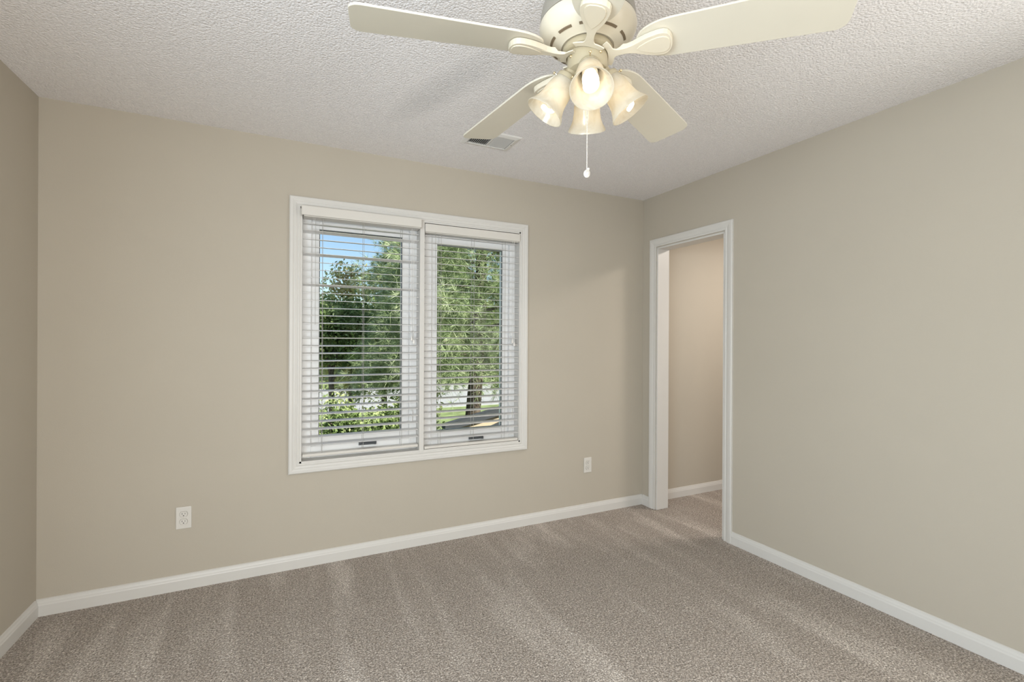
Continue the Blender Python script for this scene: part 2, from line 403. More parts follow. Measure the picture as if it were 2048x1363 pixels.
def sash(x0, x1, gx0, gx1, gz0, gz1):
    YS = Y0 + 0.085
    f = MB()
    prof = [(0, 0.0), (0, 0.035), (0.010, 0.040), (0.02, 0.040)]
    # frame of the unit and the sash around the glass
    def ring(ax0, ax1, az0, az1, bx0, bx1, bz0, bz1, y0, y1):
        f.box(ax0, bx0, y0, y1, az0, az1); f.box(bx1, ax1, y0, y1, az0, az1)
        f.box(bx0, bx1, y0, y1, az0, bz0); f.box(bx0, bx1, y0, y1, bz1, az1)
    ring(x0, x1, WZ0 + 0.010, WZ1 - 0.010, gx0 - 0.045, gx1 + 0.045, gz0 - 0.05, gz1 + 0.045, YS - 0.022, Y0 + WT)
    ring(gx0 - 0.045, gx1 + 0.045, gz0 - 0.05, gz1 + 0.045, gx0, gx1, gz0, gz1, YS, Y0 + WT - 0.01)
    so = wpart(f, 'sash', M['vinyl'], bevel=0.003)
    b = MB(); b.box(gx0 - 0.006, gx1 + 0.006, YS + 0.018, YS + 0.024, gz0 - 0.006, gz1 + 0.006)
    wpart(b, 'pane', M['glass'], so)
    g = MB(); t = 0.004    # dark glazing gasket round the pane
    for (a, b_, c_, d_) in ((gx0 - 0.001, gx0 + t, gz0, gz1), (gx1 - t, gx1 + 0.001, gz0, gz1), (gx0, gx1, gz0 - 0.001, gz0 + t), (gx0, gx1, gz1 - t, gz1 + 0.001)):
        g.box(a, b_, YS + 0.012, YS + 0.017, c_, d_)
    wpart(g, 'gasket', M['crank'], so)
    cx = (gx0 + gx1) / 2 + 0.03; cz = gz0 - 0.062
    k = MB(); k.box(cx - 0.05, cx + 0.055, YS - 0.034, YS - 0.022, cz - 0.006, cz + 0.010)
    k.tube([(cx - 0.045, YS - 0.034, cz + 0.004), (cx - 0.045, YS - 0.043, cz + 0.006), (cx, YS - 0.043, cz + 0.004), (cx + 0.05, YS - 0.043, cz - 0.002)], 0.005, 8)
    wpart(k, 'crank_handle', M['crank'], so, bevel=0.001)
    for zz in (gz0 + 0.11, gz0 + 0.62):
        l = MB(); lx = gx1 + 0.058
        l.box(lx - 0.008, lx + 0.008, YS - 0.028, YS - 0.022, zz - 0.045, zz + 0.045)
        l.tube([(lx, YS - 0.03, zz + 0.02), (lx, YS - 0.038, zz + 0.01), (lx - 0.004, YS - 0.04, zz - 0.05)], 0.0045, 8)
        wpart(l, 'sash_lock', M['vinyl'], so)
sash(WX0 + 0.010, MX0, 0.201, 0.697, 0.727, 1.967)
sash(MX1, WX1 - 0.010, 0.931, 1.410, 0.700, 1.945)

# unseen windows added in both side walls to hold the fill lamps
def added_side_window(name, mw, a0, a1, sg, t, label):
    root = empty(name); root.matrix_world = mw; structure(root, label, 'window')
    o = MB().sweep([(a0, LZ0), (a1, LZ0), (a1, LZ1), (a0, LZ1)], WCASE, lambda a, b, d: (sg * d, a, b), closed=True, side=1).build('casing', M['trim']); o.parent = root
    fr = MB(); xa, xb = sorted((-sg * t, -sg * (t - 0.03)))
    fr.box(xa, xb, a0, a0 + 0.06, LZ0, LZ1); fr.box(xa, xb, a1 - 0.06, a1, LZ0, LZ1)
    fr.box(xa, xb, a0 + 0.06, a1 - 0.06, LZ0, LZ0 + 0.06); fr.box(xa, xb, a0 + 0.06, a1 - 0.06, LZ1 - 0.06, LZ1)
    o = fr.build('sash', M['vinyl']); o.parent = root
    MB().box((xa + xb) / 2 - 0.003, (xa + xb) / 2 + 0.003, a0 + 0.055, a1 - 0.055, LZ0 + 0.055, LZ1 - 0.055).build('pane', M['glass'], o)
added_side_window('added_window_2', LW, -LS1, -LS0, 1, 0.14, 'unseen white framed window added in the left wall for fill light')
added_side_window('added_window_3', RW, -RS1, -RS0, -1, T, 'unseen white framed window added in the right wall for fill light')

# ------------------------------------------------------------------ blinds
def blind(name, x0, x1, val, ztop, nsl, pitch, zfirst, odd, label, zrail, tasselx):
    root = empty(name, ((x0 + x1) / 2, Y0 - 0.006, ztop)); cx, cy, cz = root.location
    tag(root, label, 'blind', 'white slatted blinds in the double window')
    def p(mb, n, mat, par=root, bevel=0, smooth=False):
        mb.v = [(x - cx, y - cy, z - cz) for x, y, z in mb.v]; return mb.build(n, mat, par, bevel, smooth)
    vx0, vx1, vy0, vy1, vz0, vz1 = val
    v = MB(); v.box(vx0, vx1, vy0, vy0 + 0.010, vz0, vz1)
    v.box(vx0, vx0 + 0.008, vy0 + 0.010, vy1, vz0, vz1); v.box(vx1 - 0.008, vx1, vy0 + 0.010, vy1, vz0, vz1)
    p(v, 'valance', M['valance'], bevel=0.003)
    h = MB(); h.box(x0 + 0.004, x1 - 0.004, vy0 + 0.014, Y0 + 0.044, vz0 - 0.004, min(vz1 - 0.003, WZ1 - 0.012))
    p(h, 'headrail', M['valance'], bevel=0.002)
    rng = random.Random(len(label))
    yc = Y0 + 0.019
    s0 = None
    for i in range(nsl):
        z = zfirst - i * pitch
        if s0 is None:
            b = MB(); n = 6; w2 = 0.0245; top = []; bot = []
            for k in range(n + 1):
                t = -1 + 2 * k / n; top.append((t * w2, 0.0011 + 0.0012 * (1 - t * t))); bot.append((t * w2, -0.0011 + 0.0012 * (1 - t * t)))
            prof = top + bot[::-1]; m = len(prof); L = (x1 - x0) / 2 - 0.004
            b.v = [(sx * L, y, zz) for sx in (-1, 1) for y, zz in prof]
            b.f = [tuple(range(m)), tuple(reversed(range(m, 2 * m)))] + [(a, (a + 1) % m, m + (a + 1) % m, m + a) for a in range(m)]
            s0 = b.build('slat', M['slat'], root); o = s0
        else:
            o = s0.copy(); COL.objects.link(o); o.parent = root
        o.location = (0, yc - cy, z - cz)
        ang = math.radians(6.0) + rng.uniform(-0.006, 0.006)
        if i in odd: ang = math.radians(odd[i])
        o.rotation_euler = (ang, rng.uniform(-0.0012, 0.0012), 0)
    b = MB(); b.box(x0 + 0.004, x1 - 0.004, yc - 0.025, yc + 0.025, zrail - 0.017, zrail)
    p(b, 'bottom_rail', M['valance'], bevel=0.003)
    W = x1 - x0
    for fx in (0.16, 0.5, 0.84):
        l = MB(); xx = x0 + W * fx
        for yy in (yc - 0.026, yc + 0.026):
            l.tube([(xx, yy, vz0), (xx, yy, zrail)], 0.0011, 6)
        p(l, 'ladder_cord', M['cord'])
    lc = MB(); lc.tube([(tasselx, yc - 0.034, vz0), (tasselx, yc - 0.035, vz0 - 0.68)], 0.0011, 6)
    lc.tube([(tasselx + 0.012, yc - 0.034, vz0), (tasselx + 0.014, yc - 0.035, vz0 - 0.70)], 0.0011, 6)
    lo = p(lc, 'pull_cord', M['tassel'])
    for dx, dz in ((0, -0.68), (0.014, -0.70)):
        t = MB(); t.lathe([(0.0005, 0.0), (0.0035, -0.002), (0.0075, -0.022), (0.0075, -0.028), (0.0005, -0.030)], 12, Matrix.Translation((tasselx + dx, yc - 0.035, vz0 + dz)))
        p(t, 'tassel', M['tassel'], lo, smooth=True)
    wd = MB(); xx = x0 + W * 0.10
    wd.tube([(xx, yc - 0.034, vz0), (xx, yc - 0.036, vz0 - 0.62)], 0.0012, 6)
    p(wd, 'tilt_cord', M['cord'])
    return root
blind('window_blind', 0.105, 0.786, (0.097, 0.787, Y0 - 0.055, Y0 + 0.01, 2.012, 2.066), 2.066, 30, 0.0442, 1.978,
      {0: 3, 1: -9, 4: -9, 8: -8.5, 15: -4}, 'white slatted blind in the left casement, its valance jutting past the casing', 0.646, 0.735)
blind('window_blind', 0.820, 1.496, (0.820, 1.496, Y0 - 0.022, Y0 + 0.01, 1.998, 2.050), 2.050, 31, 0.0438, 1.9795,
      {}, 'white slatted blind in the right casement, its valance set inside the frame', 0.626, 1.440)

# ------------------------------------------------------------------ outlets
def outlet(x, z, label):
    root = empty('wall_outlet', (x, Y0, z)); tag(root, label, 'outlet', 'wall outlets')
    pl = MB()
    w, h = 0.0345, 0.0570
    pl.box(-w, w, -0.006, 0, -h, h)
    pl.build('cover_plate', M['plate'], root, bevel=0.0035)
    for s in (1, -1):
        r = MB(); pts = []
        for k in range(40):
            a = 2 * PI * k / 40; pts.append((0.0172 * math.cos(a), max(-0.0135, min(0.0135, 0.0172 * math.sin(a))) + s * 0.0195))
        r.prism(pts, -0.0085, -0.004, lambda a, b, d: (a, d, b))
        ro = r.build('receptacle', M['plate'], root, bevel=0.0006)
        g = MB(); gp = [(a * 1.06, (b - s * 0.0195) * 1.06 + s * 0.0195) for a, b in pts]
        g.prism(gp, -0.0063, -0.0058, lambda a, b, d: (a, d, b)); g.build('seam', M['slotbrown'], ro)
        q = MB()
        q.box(-0.0075, -0.0053, -0.0090, -0.008, s * 0.0195 - 0.001, s * 0.0195 + 0.0075); q.box(0.0053, 0.0072, -0.0090, -0.008, s * 0.0195, s * 0.0195 + 0.0068)
        q.lathe([(0.0001, 0), (0.0026, 0), (0.0026, 0.001), (0.0001, 0.001)], 14, Matrix.Translation((0, -0.0080, s * 0.0195 - 0.0068)) @ Matrix.Rotation(PI / 2, 4, 'X'))
        q.build('socket_slots', M['dark'], ro)
    sc = MB(); sc.lathe([(0.0001, 0.0016), (0.002, 0.0013), (0.003, 0), (0.0001, 0)], 12, Matrix.Translation((0, -0.006, 0)) @ Matrix.Rotation(PI / 2, 4, 'X'))
    sc.build('screw', M['plate'], root, smooth=True)
outlet(-0.4565, 0.373, 'white duplex outlet low on the wall left of the window')
outlet(2.086, 0.370, 'white duplex outlet low on the wall between window and doorway')

# ------------------------------------------------------------------ ceiling vent
VX0, VX1, VY0, VY1 = 0.907, 1.205, 2.362, 2.566
vent = empty('ceiling_vent', ((VX0 + VX1) / 2, (VY0 + VY1) / 2, H)); tag(vent, 'white louvred air vent in the ceiling behind the fan', 'vent')
vw, vh = (VX1 - VX0) / 2, (VY1 - VY0) / 2; ow, oh = vw - 0.032, vh - 0.032
f = MB().sweep([(-ow, -oh), (ow, -oh), (ow, oh), (-ow, oh)], [(0, 0), (0, -0.010), (0.006, -0.011), (0.026, -0.006), (0.032, -0.002), (0.032, 0)], lambda a, b, d: (a, b, d), closed=True, side=1)
f.build('frame', M['vent'], vent)
MB().box(-ow, ow, -oh, oh, -0.0012, -0.0004).build('duct_backing', M['ductdark'], vent)
MB().box(-0.003, 0.003, -oh, oh, -0.010, -0.001).build('center_bar', M['vent'], vent)
l0 = None
for bank in (-1, 1):
    for k in range(10):
        xx = bank * (0.008 + (ow - 0.010) * (k + 0.5) / 10)
        if l0 is None:
            l0 = MB().box(-0.0006, 0.0006, -oh, oh, -0.0044, 0.0044).build('louver', M['vent'], vent); o = l0
        else:
            o = l0.copy(); COL.objects.link(o); o.parent = vent
        o.location = (xx, 0, -0.0058); o.rotation_euler = (0, math.radians(-36) * bank, 0)
sc = MB(); sc.ball((0.127, 0.0, -0.0095), 0.003, 10, 6); sc.build('screw', M['dark'], vent, smooth=True)

# ------------------------------------------------------------------ ceiling fan
FX, FY, ZB, PHI, PITCH, DROOP = 0.799, 1.151, 2.149, -2.068, -0.192, 0.028
fan = empty('ceiling_fan', (FX, FY, H)); tag(fan, 'cream five blade ceiling fan with four lit bell shades', 'ceiling fan')
def fp(mb, name, mat, par=fan, bevel=0, smooth=True):
    """mesh given in axis coordinates: x, y about the fan axis, z in room height"""
    mb.v = [(x, y, z - H) for x, y, z in mb.v]; return mb.build(name, mat, par, bevel, smooth)
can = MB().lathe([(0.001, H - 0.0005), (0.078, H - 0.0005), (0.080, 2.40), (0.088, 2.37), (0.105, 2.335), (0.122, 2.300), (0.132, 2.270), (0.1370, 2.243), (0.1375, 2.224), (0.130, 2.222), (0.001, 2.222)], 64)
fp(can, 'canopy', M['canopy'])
mh = MB().lathe([(0.001, 2.2215), (0.130, 2.2215), (0.139, 2.220), (0.1405, 2.214), (0.139, 2.204), (0.132, 2.190), (0.122, 2.178), (0.112, 2.170), (0.098, 2.164), (0.082, 2.160), (0.076, 2.157), (0.074, 2.160), (0.001, 2.162)], 72)
mho = fp(mh, 'motor_housing', M['fan'])
for ring, zz, n, frac in ((0.106, 2.1672, 10, 0.66),):
    for k in range(n):
        a0 = 2 * PI * (k + 0.2) / n; s = MB(); m_ = 8; da = 2 * PI / n * frac
        vs = []; fs = []
        for i in range(m_ + 1):
            a = a0 + da * i / m_
            for r, z in ((ring - 0.003, zz - 0.0030), (ring + 0.003, zz - 0.0005), (ring + 0.003, zz + 0.002), (ring - 0.003, zz + 0.002)):
                vs.append((r * math.cos(a), r * math.sin(a), z))
        for i in range(m_):
            for q in range(4): fs.append((i * 4 + q, i * 4 + (q + 1) % 4, (i + 1) * 4 + (q + 1) % 4, (i + 1) * 4 + q))
        fs += [(0, 1, 2, 3), tuple(m_ * 4 + q for q in (3, 2, 1, 0))]
        s.add(vs, fs); fp(s, 'vent_slot', M['slotbrown'], mho, smooth=False)
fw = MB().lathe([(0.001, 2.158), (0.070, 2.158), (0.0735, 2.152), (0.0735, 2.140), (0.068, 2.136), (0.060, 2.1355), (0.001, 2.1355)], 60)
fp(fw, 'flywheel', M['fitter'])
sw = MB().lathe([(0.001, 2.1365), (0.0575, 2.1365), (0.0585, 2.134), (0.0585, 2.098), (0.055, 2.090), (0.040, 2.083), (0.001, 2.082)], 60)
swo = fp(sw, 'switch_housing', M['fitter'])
for k in range(4):
    a = PHI + 0.55 + k * PI / 2
    s = MB().ball((0.059 * math.cos(a), 0.059 * math.sin(a), 2.118), 0.0045, 10, 6); fp(s, 'screw', M['brass'], swo)
# blades: frame of a blade is r outwards, t sideways, n up, pitched about r
def blade_outline():
    pts = []; r0, r1, w0, w1, rr = 0.138, 0.660, 0.0665, 0.0775, 0.030
    side = []
    for k in range(13):
        a = PI / 2 * k / 12; side.append((0.245 - (0.245 - r0) * math.cos(a), w0 * math.sin(a) ** 0.85))
    for k in range(1, 4): side.append((0.245 + (r1 - rr - 0.245) * k / 3, w0 + (w1 - w0) * k / 3))
    for k in range(1, 9):
        a = PI / 2 * k / 8; side.append((r1 - rr + rr * math.sin(a), w1 - rr + rr * math.cos(a)))
    return side + [(r, -t) for r, t in reversed(side) if t > 1e-6]
def arm_outline():
    rad = math.radians
    s = [(0.0605 * math.cos(rad(a)), 0.0605 * math.sin(rad(a))) for a in (6, 14, 22, 30, 35.2)]
    s += [(0.0785 * math.cos(rad(a)), 0.0785 * math.sin(rad(a))) for a in (35.4, 30, 24, 18, 13)]
    s += [(0.0800, 0.0145), (0.0860, 0.0120), (0.094, 0.0108), (0.104, 0.0104), (0.115, 0.0112), (0.130, 0.0150), (0.148, 0.0230), (0.165, 0.0300), (0.182, 0.0350), (0.200, 0.0385), (0.214, 0.0385), (0.224, 0.0340), (0.231, 0.0250), (0.2350, 0.0130), (0.2362, 0.0)]
    return s + [(r, -t) for r, t in reversed(s) if t > 1e-6]
def arm_n(r):      # the arm leaves the hub low and meets the underside of the blade
    t = min(1, max(0, (r - 0.09) / 0.06)); t = t * t * (3 - 2 * t); return -0.004 - 0.002 * (1 - t)
b = MB().prism(blade_outline(), -0.003, 0.003)
b0 = b.build('blade', M['blade'], fan, bevel=0.0012)
am = MB()
ol = arm_outline(); TH = 0.0155
def arm_z(a, z):
    f = min(1, max(0, (a - 0.084) / 0.022)); h = 0.24 + 0.76 * f * f * (3 - 2 * f)
    return arm_n(a) - TH * (1 - h * z) - 0.0002
am.prism(ol, 0, 1, lambda a, t, z: (a, t, arm_z(a, z)))
# recessed palm: a raised border drawn as two ridges and an outer lip
zl = arm_n(0.2) - TH - 0.0002
fanp = [(0.140, 0.0), (0.150, 0.0085), (0.165, 0.0165), (0.182, 0.0235), (0.198, 0.0275), (0.212, 0.0275), (0.222, 0.0235), (0.228, 0.0160), (0.2305, 0.0)]
fanp = fanp + [(r, -t) for r, t in reversed(fanp[1:-1])]
pn = MB().prism(fanp, zl - 0.0026, zl + 0.001)
a0_ = am.build('blade_arm', M['fan'], b0, bevel=0.0015, smooth=False)
pn.build('palm_panel', M['fan'], a0_, bevel=0.0008)
for (r, t) in ((0.205, 0.018), (0.205, -0.018), (0.165, 0.0)):
    s = MB().ball((r, t, 0.004), 0.0042, 10, 6, (1, 1, 0.5)); s.build('screw', M['brass'], b0, smooth=True)
for k in range(5):
    o = b0 if k == 0 else copy_tree(b0, fan)
    a = PHI + k * 2 * PI / 5
    u = Vector((math.cos(a), math.sin(a), -DROOP)).normalized()
    v = Vector((-math.sin(a), math.cos(a), 0)); v = (v * math.cos(PITCH) + Vector((0, 0, 1)) * math.sin(PITCH)).normalized()
    n = u.cross(v)
    mt = Matrix((u, v, n)).transposed().to_4x4(); mt.translation = (0, 0, ZB - H)
    o.matrix_local = mt
# light kit
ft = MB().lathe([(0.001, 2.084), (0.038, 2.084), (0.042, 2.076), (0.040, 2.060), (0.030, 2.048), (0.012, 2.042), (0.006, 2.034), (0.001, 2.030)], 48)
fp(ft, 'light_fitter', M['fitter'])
TILT = math.radians(34)
LAZ = PHI - 0.02
shade_prof = [(0.0275, 0.0), (0.0290, -0.006), (0.0330, -0.016), (0.0375, -0.032), (0.0395, -0.050), (0.0405, -0.068), (0.0440, -0.086), (0.0500, -0.101), (0.0565, -0.112), (0.0590, -0.117)]
def lamp_frame(az):
    d = Vector((math.cos(az) * math.sin(TILT), math.sin(az) * math.sin(TILT), -math.cos(TILT)))   # the way the shade points
    z = -d; x = Vector((-math.sin(az), math.cos(az), 0)); y = z.cross(x)
    mt = Matrix((x, y, z)).transposed().to_4x4()
    rim = Vector((0.124 * math.cos(az), 0.124 * math.sin(az), 1.9745 - H)); mt.translation = rim - d * 0.117
    return mt
cup = MB().lathe([(0.001, 0.030), (0.014, 0.030), (0.018, 0.026), (0.0185, 0.012), (0.030, 0.004), (0.0315, 0.0), (0.0315, -0.010), (0.0300, -0.010), (0.0295, 0.0), (0.001, 0.001)], 40)
cup.tube([(0, 0, 0.028), (0, -0.004, 0.045), (0, -0.020, 0.058), (0, -0.034, 0.062)], 0.0075, 12)
cupo = cup.build('socket_cup', M['fitter'], fan, smooth=True)
for k in range(3):
    a = 2 * PI * k / 3 + 0.5
    s = MB(); s.tube([(0.031 * math.cos(a), 0.031 * math.sin(a), -0.005), (0.040 * math.cos(a), 0.040 * math.sin(a), -0.005)], 0.0016, 8)
    s.ball((0.042 * math.cos(a), 0.042 * math.sin(a), -0.005), 0.004, 10, 6); s.build('thumb_screw', M['brass'], cupo, smooth=True)
sh = MB()
inner = [(r - 0.003, z) for r, z in shade_prof]
lip = [(0.0590, -0.1185), (0.0570, -0.1185)]
sh.lathe(shade_prof + lip + inner[::-1][1:], 56, close=True)
sho = sh.build('lamp_shade', M['shade'], fan, smooth=True)
bu = MB(); pth = []
for k in range(73):
    t = k / 72; a = t * 2 * PI * 3.0; rr = 0.0165 * (1 - max(0, (t - 0.8) / 0.2) ** 2 * 0.55)
    pth.append((rr * math.cos(a), rr * math.sin(a), -0.052 - 0.058 * t))
bu.tube(pth, 0.0064, 8)
buo = bu.build('light_bulb', M['bulb'], fan, smooth=True)
bb = MB().lathe([(0.001, 0.0), (0.013, 0.0), (0.014, -0.012), (0.021, -0.018), (0.022, -0.038), (0.018, -0.042), (0.001, -0.042)], 24)
bb.build('bulb_base', M['plate'], buo, smooth=True)
for k in range(4):
    mt = lamp_frame(LAZ + k * PI / 2 - (0.08 if k == 2 else 0))
    for src in (cupo, sho, buo):
        o = src if k == 0 else copy_tree(src, fan)
        o.matrix_local = mt
# pull chain
ch = MB(); cz0, cz1 = 2.034, 1.806; nb = 58
for k in range(nb): ch.ball((0, 0, cz0 - (cz0 - cz1) * k / (nb - 1)), 0.0017, 8, 6)
ch.tube([(0, 0, cz0), (0, 0, cz1)], 0.0006, 6)
cho = fp(ch, 'pull_chain', M['chain'])
fb = MB().ball((0, 0, 0), 0.0125, 20, 12, (0.85, 0.55, 1.0)); fb.lathe([(0.0005, 0.012), (0.004, 0.011), (0.004, 0.017), (0.0005, 0.018)], 14)
fb.lathe([(0.0055, -0.0012), (0.0072, -0.0004), (0.0055, 0.0012)], 18, Matrix.Translation((-0.002, -0.0062, -0.001)) @ Matrix.Rotation(PI / 2, 4, 'X'))
rot = Matrix.Rotation(0.35, 4, 'Y')
fb.v = [tuple(rot @ Vector(v)) for v in fb.v]; fb.v = [(x, y, z + 1.793) for x, y, z in fb.v]
fp(fb, 'fob', M['chain'], cho)

# ------------------------------------------------------------------ outside
GZ = -2.95
structure(MB().box(-60, 80, Y0 + 0.6, 140, GZ - 0.3, GZ).build('ground', M['lawn']), 'green lawn outside below the window', 'ground')
structure(MB().box(-60, 80, 29, 44, GZ, GZ + 0.03).build('road', M['road']), 'pale sunlit pavement beyond the trees', 'road')
def ray(u, v, Y):
    a = (u - 1024.8) / FPX; e = (682.0 - v) / FPX; R = -ROLL
    xr = a * math.cos(R) + e * math.sin(R); zz = -a * math.sin(R) + e * math.cos(R)
    c, s = math.cos(YAW), math.sin(YAW)
    dx, dy = c * xr + s, -s * xr + c
    return Vector((dx * Y / dy, Y, CAMH + zz * Y / dy))
def np_mesh(name, V, Fq, mat, parent):
    me = bpy.data.meshes.new(name); nV, nF = len(V), len(Fq); k = Fq.shape[1]
    me.vertices.add(nV); me.vertices.foreach_set('co', V.astype(np.float32).ravel())
    me.loops.add(nF * k); me.loops.foreach_set('vertex_index', Fq.astype(np.int32).ravel())
    me.polygons.add(nF); me.polygons.foreach_set('loop_start', np.arange(0, nF * k, k, dtype=np.int32))
    me.update(calc_edges=True); me.validate(); me.materials.append(mat)
    o = bpy.data.objects.new(name, me); COL.objects.link(o); o.parent = parent; return o
def unit(a): return a / np.maximum(1e-9, np.linalg.norm(a, axis=1, keepdims=True))
def needles(rng, centers, dirs, n, L, wd):
    N = len(centers); C = np.repeat(centers, n, 0); D = np.repeat(dirs, n, 0)
    d = unit(D * 0.9 + rng.normal(size=(N * n, 3)) * 0.62)
    side = unit(np.cross(d, rng.normal(size=d.shape))); ln = L * rng.uniform(0.65, 1.15, (N * n, 1))
    droop = np.array([[0, 0, -0.18]]) * ln
    a = C - side * wd; b = C + side * wd; t = C + d * ln + droop
    V = np.stack([a, b, t], 1).reshape(-1, 3); return V, np.arange(len(V)).reshape(-1, 3)
def leaves(rng, centers, L, wd):
    N = len(centers); d = unit(rng.normal(size=(N, 3)) + np.array([[0.1, -0.2, -0.2]])); s = unit(np.cross(d, rng.normal(size=(N, 3)) + np.array([[0, 0, 1.2]])))
    ln = L * rng.uniform(0.6, 1.2, (N, 1)); w_ = wd * ln / L
    a = centers; b = centers + d * ln * 0.5 + s * w_; c_ = centers + d * ln; e = centers + d * ln * 0.5 - s * w_
    V = np.stack([a, b, c_, e], 1).reshape(-1, 3); return V, np.arange(len(V)).reshape(-1, 4)
def pine_tree(base, height, z_low, radius, seed, label, ntuft, L=0.17, lean=(0, 0), mat='pine', wd=0.006, nn=12):
    rng = np.random.default_rng(seed); root = empty('pine_tree', base); tag(root, label, 'tree', 'trees outside the window')
    n = 14; tr = MB(); P = []
    for i in range(n):
        t = i / (n - 1); P.append(Vector((lean[0] * t + 0.10 * math.sin(t * 7 + seed), lean[1] * t + 0.08 * math.cos(t * 6), height * t)))
    tr.tube(P, [0.19 * (1 - 0.92 * i / (n - 1)) for i in range(n)], 12)
    tr.build('trunk', M['bark'], root, smooth=True)
    br = MB(); tips = []; dirs = []
    nb = 90
    for k in range(nb):
        t = z_low / height + (1 - z_low / height) * (k + rng.uniform()) / nb
        t = min(t, 0.985); p0 = P[int(t * (n - 1))].lerp(P[min(n - 1, int(t * (n - 1)) + 1)], t * (n - 1) % 1)
        az = k * 2.4 + rng.uniform(-0.4, 0.4); rel = (t - z_low / height) / (1 - z_low / height)
        ln = radius * (1 - rel) ** 0.7 * rng.uniform(0.65, 1.08) + 0.25
        el = 0.05 + 0.7 * rel + rng.uniform(-0.2, 0.2); q = []
        for i in range(7):
            s = i / 6; q.append(p0 + Vector((math.cos(az) * ln * s, math.sin(az) * ln * s, ln * (math.sin(el) * s - 0.18 * s * s) + rng.normal() * 0.03)))
        br.tube(q, [0.035 * (1 - 0.85 * i / 6) * (0.5 + 0.5 * ln / radius) for i in range(7)], 5)
        m = max(4, int(ntuft / nb * ln / (radius * 0.7)))
        for _ in range(m):
            s = rng.uniform(0.22, 1.0) ** 0.7; i = min(5, int(s * 6)); c0 = q[i].lerp(q[i + 1], s * 6 - i)
            off = rng.normal(size=3) * 0.20 * (0.5 + 0.6 * s) * np.array([1, 1, 0.7])
            tips.append(np.array(c0) + off); dd = np.array([math.cos(az), math.sin(az), 0.35]) + off * 3; dirs.append(dd / np.linalg.norm(dd))
    br.build('branches', M['bark'], root, smooth=True)
    for _ in range(int(ntuft * 0.9)):
        rel = rng.uniform(0, 0.97) ** 1.15; az = rng.uniform(0, 2 * PI); rr = radius * (1 - rel) ** 0.7 * rng.uniform(0.35, 1.0) ** 0.6
        ctr = P[min(n - 1, int((z_low / height + (1 - z_low / height) * rel) * (n - 1)))]
        tips.append(np.array((ctr.x + math.cos(az) * rr, ctr.y + math.sin(az) * rr, z_low + (height - z_low) * rel + rng.normal() * 0.15)))
        dd = np.array([math.cos(az), math.sin(az), 0.4]); dirs.append(dd / np.linalg.norm(dd))
    V, F = needles(rng, np.array(tips), np.array(dirs), nn, L, wd)
    np_mesh('foliage', V, F, M[mat], root); return root
def leafy_tree(base, height, z_low, rx, rz, seed, label, n, L, mat, name='leafy_tree', clumps=26, tr_r=0.09, fill=0.30):
    rng = np.random.default_rng(seed); root = empty(name, base); tag(root, label, 'tree' if name != 'evergreen_shrub' else 'shrub', 'trees outside the window')
    cz = (height + z_low) / 2; hz = (height - z_low) / 2
    cc = unit(rng.normal(size=(clumps, 3))) * rng.uniform(0.25, 0.95, (clumps, 1)) * np.array([[rx, rz, hz]]) * 0.86
    tr = MB(); tr.tube([(0, 0, 0), (0.04, 0, cz * 0.5), (0, 0.05, cz), (0.03, 0, height - hz * 0.35)], [tr_r, tr_r * 0.8, tr_r * 0.5, tr_r * 0.12], 9)
    for c_ in cc[::2]:
        tr.tube([(0, 0, max(z_low * 0.8, cz + c_[2] - 0.6)), (c_[0] * 0.5, c_[1] * 0.5, cz + c_[2] - 0.2), (c_[0], c_[1], cz + c_[2])], [tr_r * 0.4, tr_r * 0.25, tr_r * 0.1], 5)
    tr.build('trunk', M['bark'], root, smooth=True)
    per = n // clumps; rad = fill * (rx + rz + hz) / 2
    C = np.repeat(cc, per, 0) + unit(rng.normal(size=(per * clumps, 3))) * (rng.uniform(0, 1, (per * clumps, 1)) ** 0.45) * rad * np.repeat(rng.uniform(0.6, 1.1, (clumps, 1)), per, 0)
    C[:, 2] += cz
    V, F = leaves(rng, C, L, L * 0.28); np_mesh('foliage', V, F, M[mat], root); return root
def at_ground(u, Y): p = ray(u, 700, Y); return (p.x, p.y, GZ)
pine_tree(at_ground(940, 9.0), 12.5, 3.5, 2.25, 5, 'tall pine with long pale needles filling the right casement', 11000, L=0.20, wd=0.0045, lean=(0.15, -0.3), nn=20)
pine_tree(at_ground(850, 14.2), 11.0, 3.0, 2.2, 8, 'loose green pine behind the right half of the left casement', 6500, L=0.18, wd=0.005, nn=16)
leafy_tree(at_ground(700, 14.0), 6.9, 1.8, 1.15, 1.1, 3, 'slim tree with yellowish leaves just below the sky in the left casement', 9000, 0.13, 'autumn', clumps=30)
leafy_tree(at_ground(660, 8.0), 3.65, 0.9, 0.85, 0.7, 4, 'low dark evergreen shrub at the bottom left of the left casement', 9000, 0.08, 'holly', 'evergreen_shrub', clumps=24)
leafy_tree(at_ground(765, 8.0), 3.5, 0.9, 0.75, 0.65, 6, 'low dark evergreen shrub at the bottom middle of the left casement', 9000, 0.08, 'holly', 'evergreen_shrub', clumps=24)
leafy_tree(at_ground(662, 11.0), 5.5, 3.35, 1.0, 0.85, 11, 'dark green tree with a hanging crown at the left of the left casement', 15000, 0.10, 'holly', clumps=34)
leafy_tree(at_ground(768, 10.6), 5.1, 3.3, 1.0, 0.85, 12, 'light green tree with a hanging crown at the right of the left casement', 13000, 0.10, 'lime', clumps=30)
leafy_tree(at_ground(842, 9.6), 4.3, 0.8, 0.7, 0.7, 9, 'light green bush seen behind the mullion', 6000, 0.10, 'lime', 'evergreen_shrub', clumps=20)
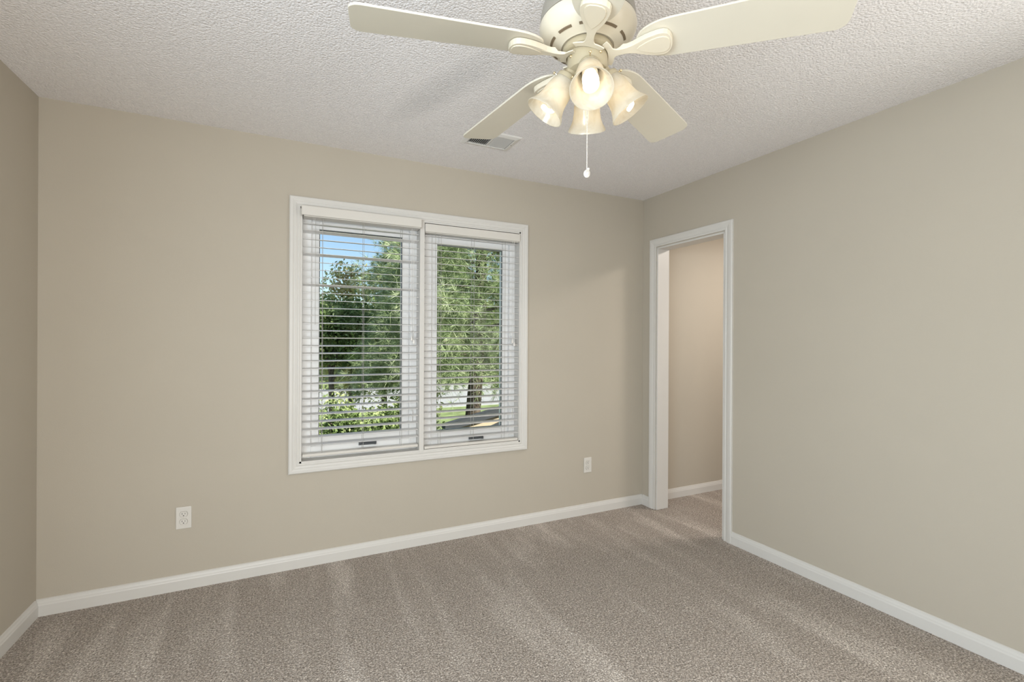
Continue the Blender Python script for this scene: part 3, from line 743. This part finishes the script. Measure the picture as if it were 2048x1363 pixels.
for i, (u, Y, h, rx, mt, lb) in enumerate([
        (600, 47, 9.6, 4.2, 'lime', 'distant light green tree beyond the pavement at the far left'),
        (690, 62, 10.5, 4.8, 'holly', 'distant dark tree beyond the pavement behind the turning tree'),
        (790, 48, 10.2, 4.4, 'lime', 'distant light green tree beyond the pavement behind the loose green pine'),
        (880, 63, 11.5, 4.8, 'holly', 'distant dark tree beyond the pavement left of the pine trunk'),
        (960, 48, 10.6, 4.4, 'lime', 'distant light green tree beyond the pavement behind the pine trunk'),
        (1050, 62, 11.5, 4.8, 'holly', 'distant dark tree beyond the pavement at the far right')]):
    leafy_tree(at_ground(u, Y), h, 0.6, rx, rx * 0.8, 20 + i, lb, 6500, 0.42, mt, clumps=30, tr_r=0.25)

# a low gabled shed below the right casement: tan wall under dark roof edges
def outbuilding(name, p0, p1, Y, depth, run, label, wall):
    e0 = ray(p0[0], p0[1], Y); e1 = ray(p1[0], p1[1], Y)
    sl = (e1.z - e0.z) / (e1.x - e0.x); xm = e1.x + run; zm = e0.z + sl * (xm - e0.x)
    root = empty(name, (xm, Y, GZ)); tag(root, label, 'shed')
    def q(mb, n, m): mb.v = [(x - xm, y - Y, z - GZ) for x, y, z in mb.v]; return mb.build(n, m, root)
    xr = 2 * xm - e0.x; k = 0.18
    gable = [(e0.x + k, GZ), (xr - k, GZ), (xr - k, e0.z + sl * k - 0.02), (xm, zm - 0.02), (e0.x + k, e0.z + sl * k - 0.02)]
    q(MB().prism(gable, Y + 0.04, Y + depth - 0.04, lambda a, b, d: (a, d, b)), 'wall', M[wall])
    rf = MB(); fa = MB()
    for xa in (e0.x, xr):
        rf.prism([(xa, e0.z - 0.01), (xm, zm - 0.01), (xm, zm + 0.05), (xa, e0.z + 0.05)], Y, Y + depth, lambda a, b, d: (a, d, b))
        fa.prism([(xa, e0.z - 0.05), (xm, zm - 0.05), (xm, zm + 0.055), (xa, e0.z + 0.055)], Y - 0.03, Y, lambda a, b, d: (a, d, b))
    q(rf, 'roof', M['shingle']); q(fa, 'fascia', M['fascia'])
    l0 = ray(962, 874, Y - 0.2); l1 = ray(1012, 851, Y - 0.2); x2 = l1.x + 0.5; z2 = l0.z + (l1.z - l0.z) / (l1.x - l0.x) * (x2 - l0.x)
    q(MB().prism([(l0.x, l0.z - 0.03), (x2, z2 - 0.03), (x2, z2 + 0.02), (l0.x, l0.z + 0.02)], Y - 0.2, Y + 0.05, lambda a, b, d: (a, d, b)), 'lower_roof', M['shingle'])
    q(MB().prism([(l0.x + 0.05, GZ), (x2, GZ), (x2, z2 - 0.03), (l0.x + 0.05, l0.z - 0.01)], Y - 0.16, Y + 0.05, lambda a, b, d: (a, d, b)), 'lower_wall', M['shingle'])
outbuilding('shed', (890, 857), (1010, 820), 6.6, 0.14, 1.2, 'tan shed with a dark sloping roof edge below the right casement', 'siding')

# ------------------------------------------------------------------ render settings that are not sampling or size
SC.cycles.max_bounces = 10; SC.cycles.diffuse_bounces = 6; SC.cycles.transparent_max_bounces = 12
SC.cycles.sample_clamp_indirect = 6.0
SC.cycles.caustics_reflective = False; SC.cycles.caustics_refractive = False
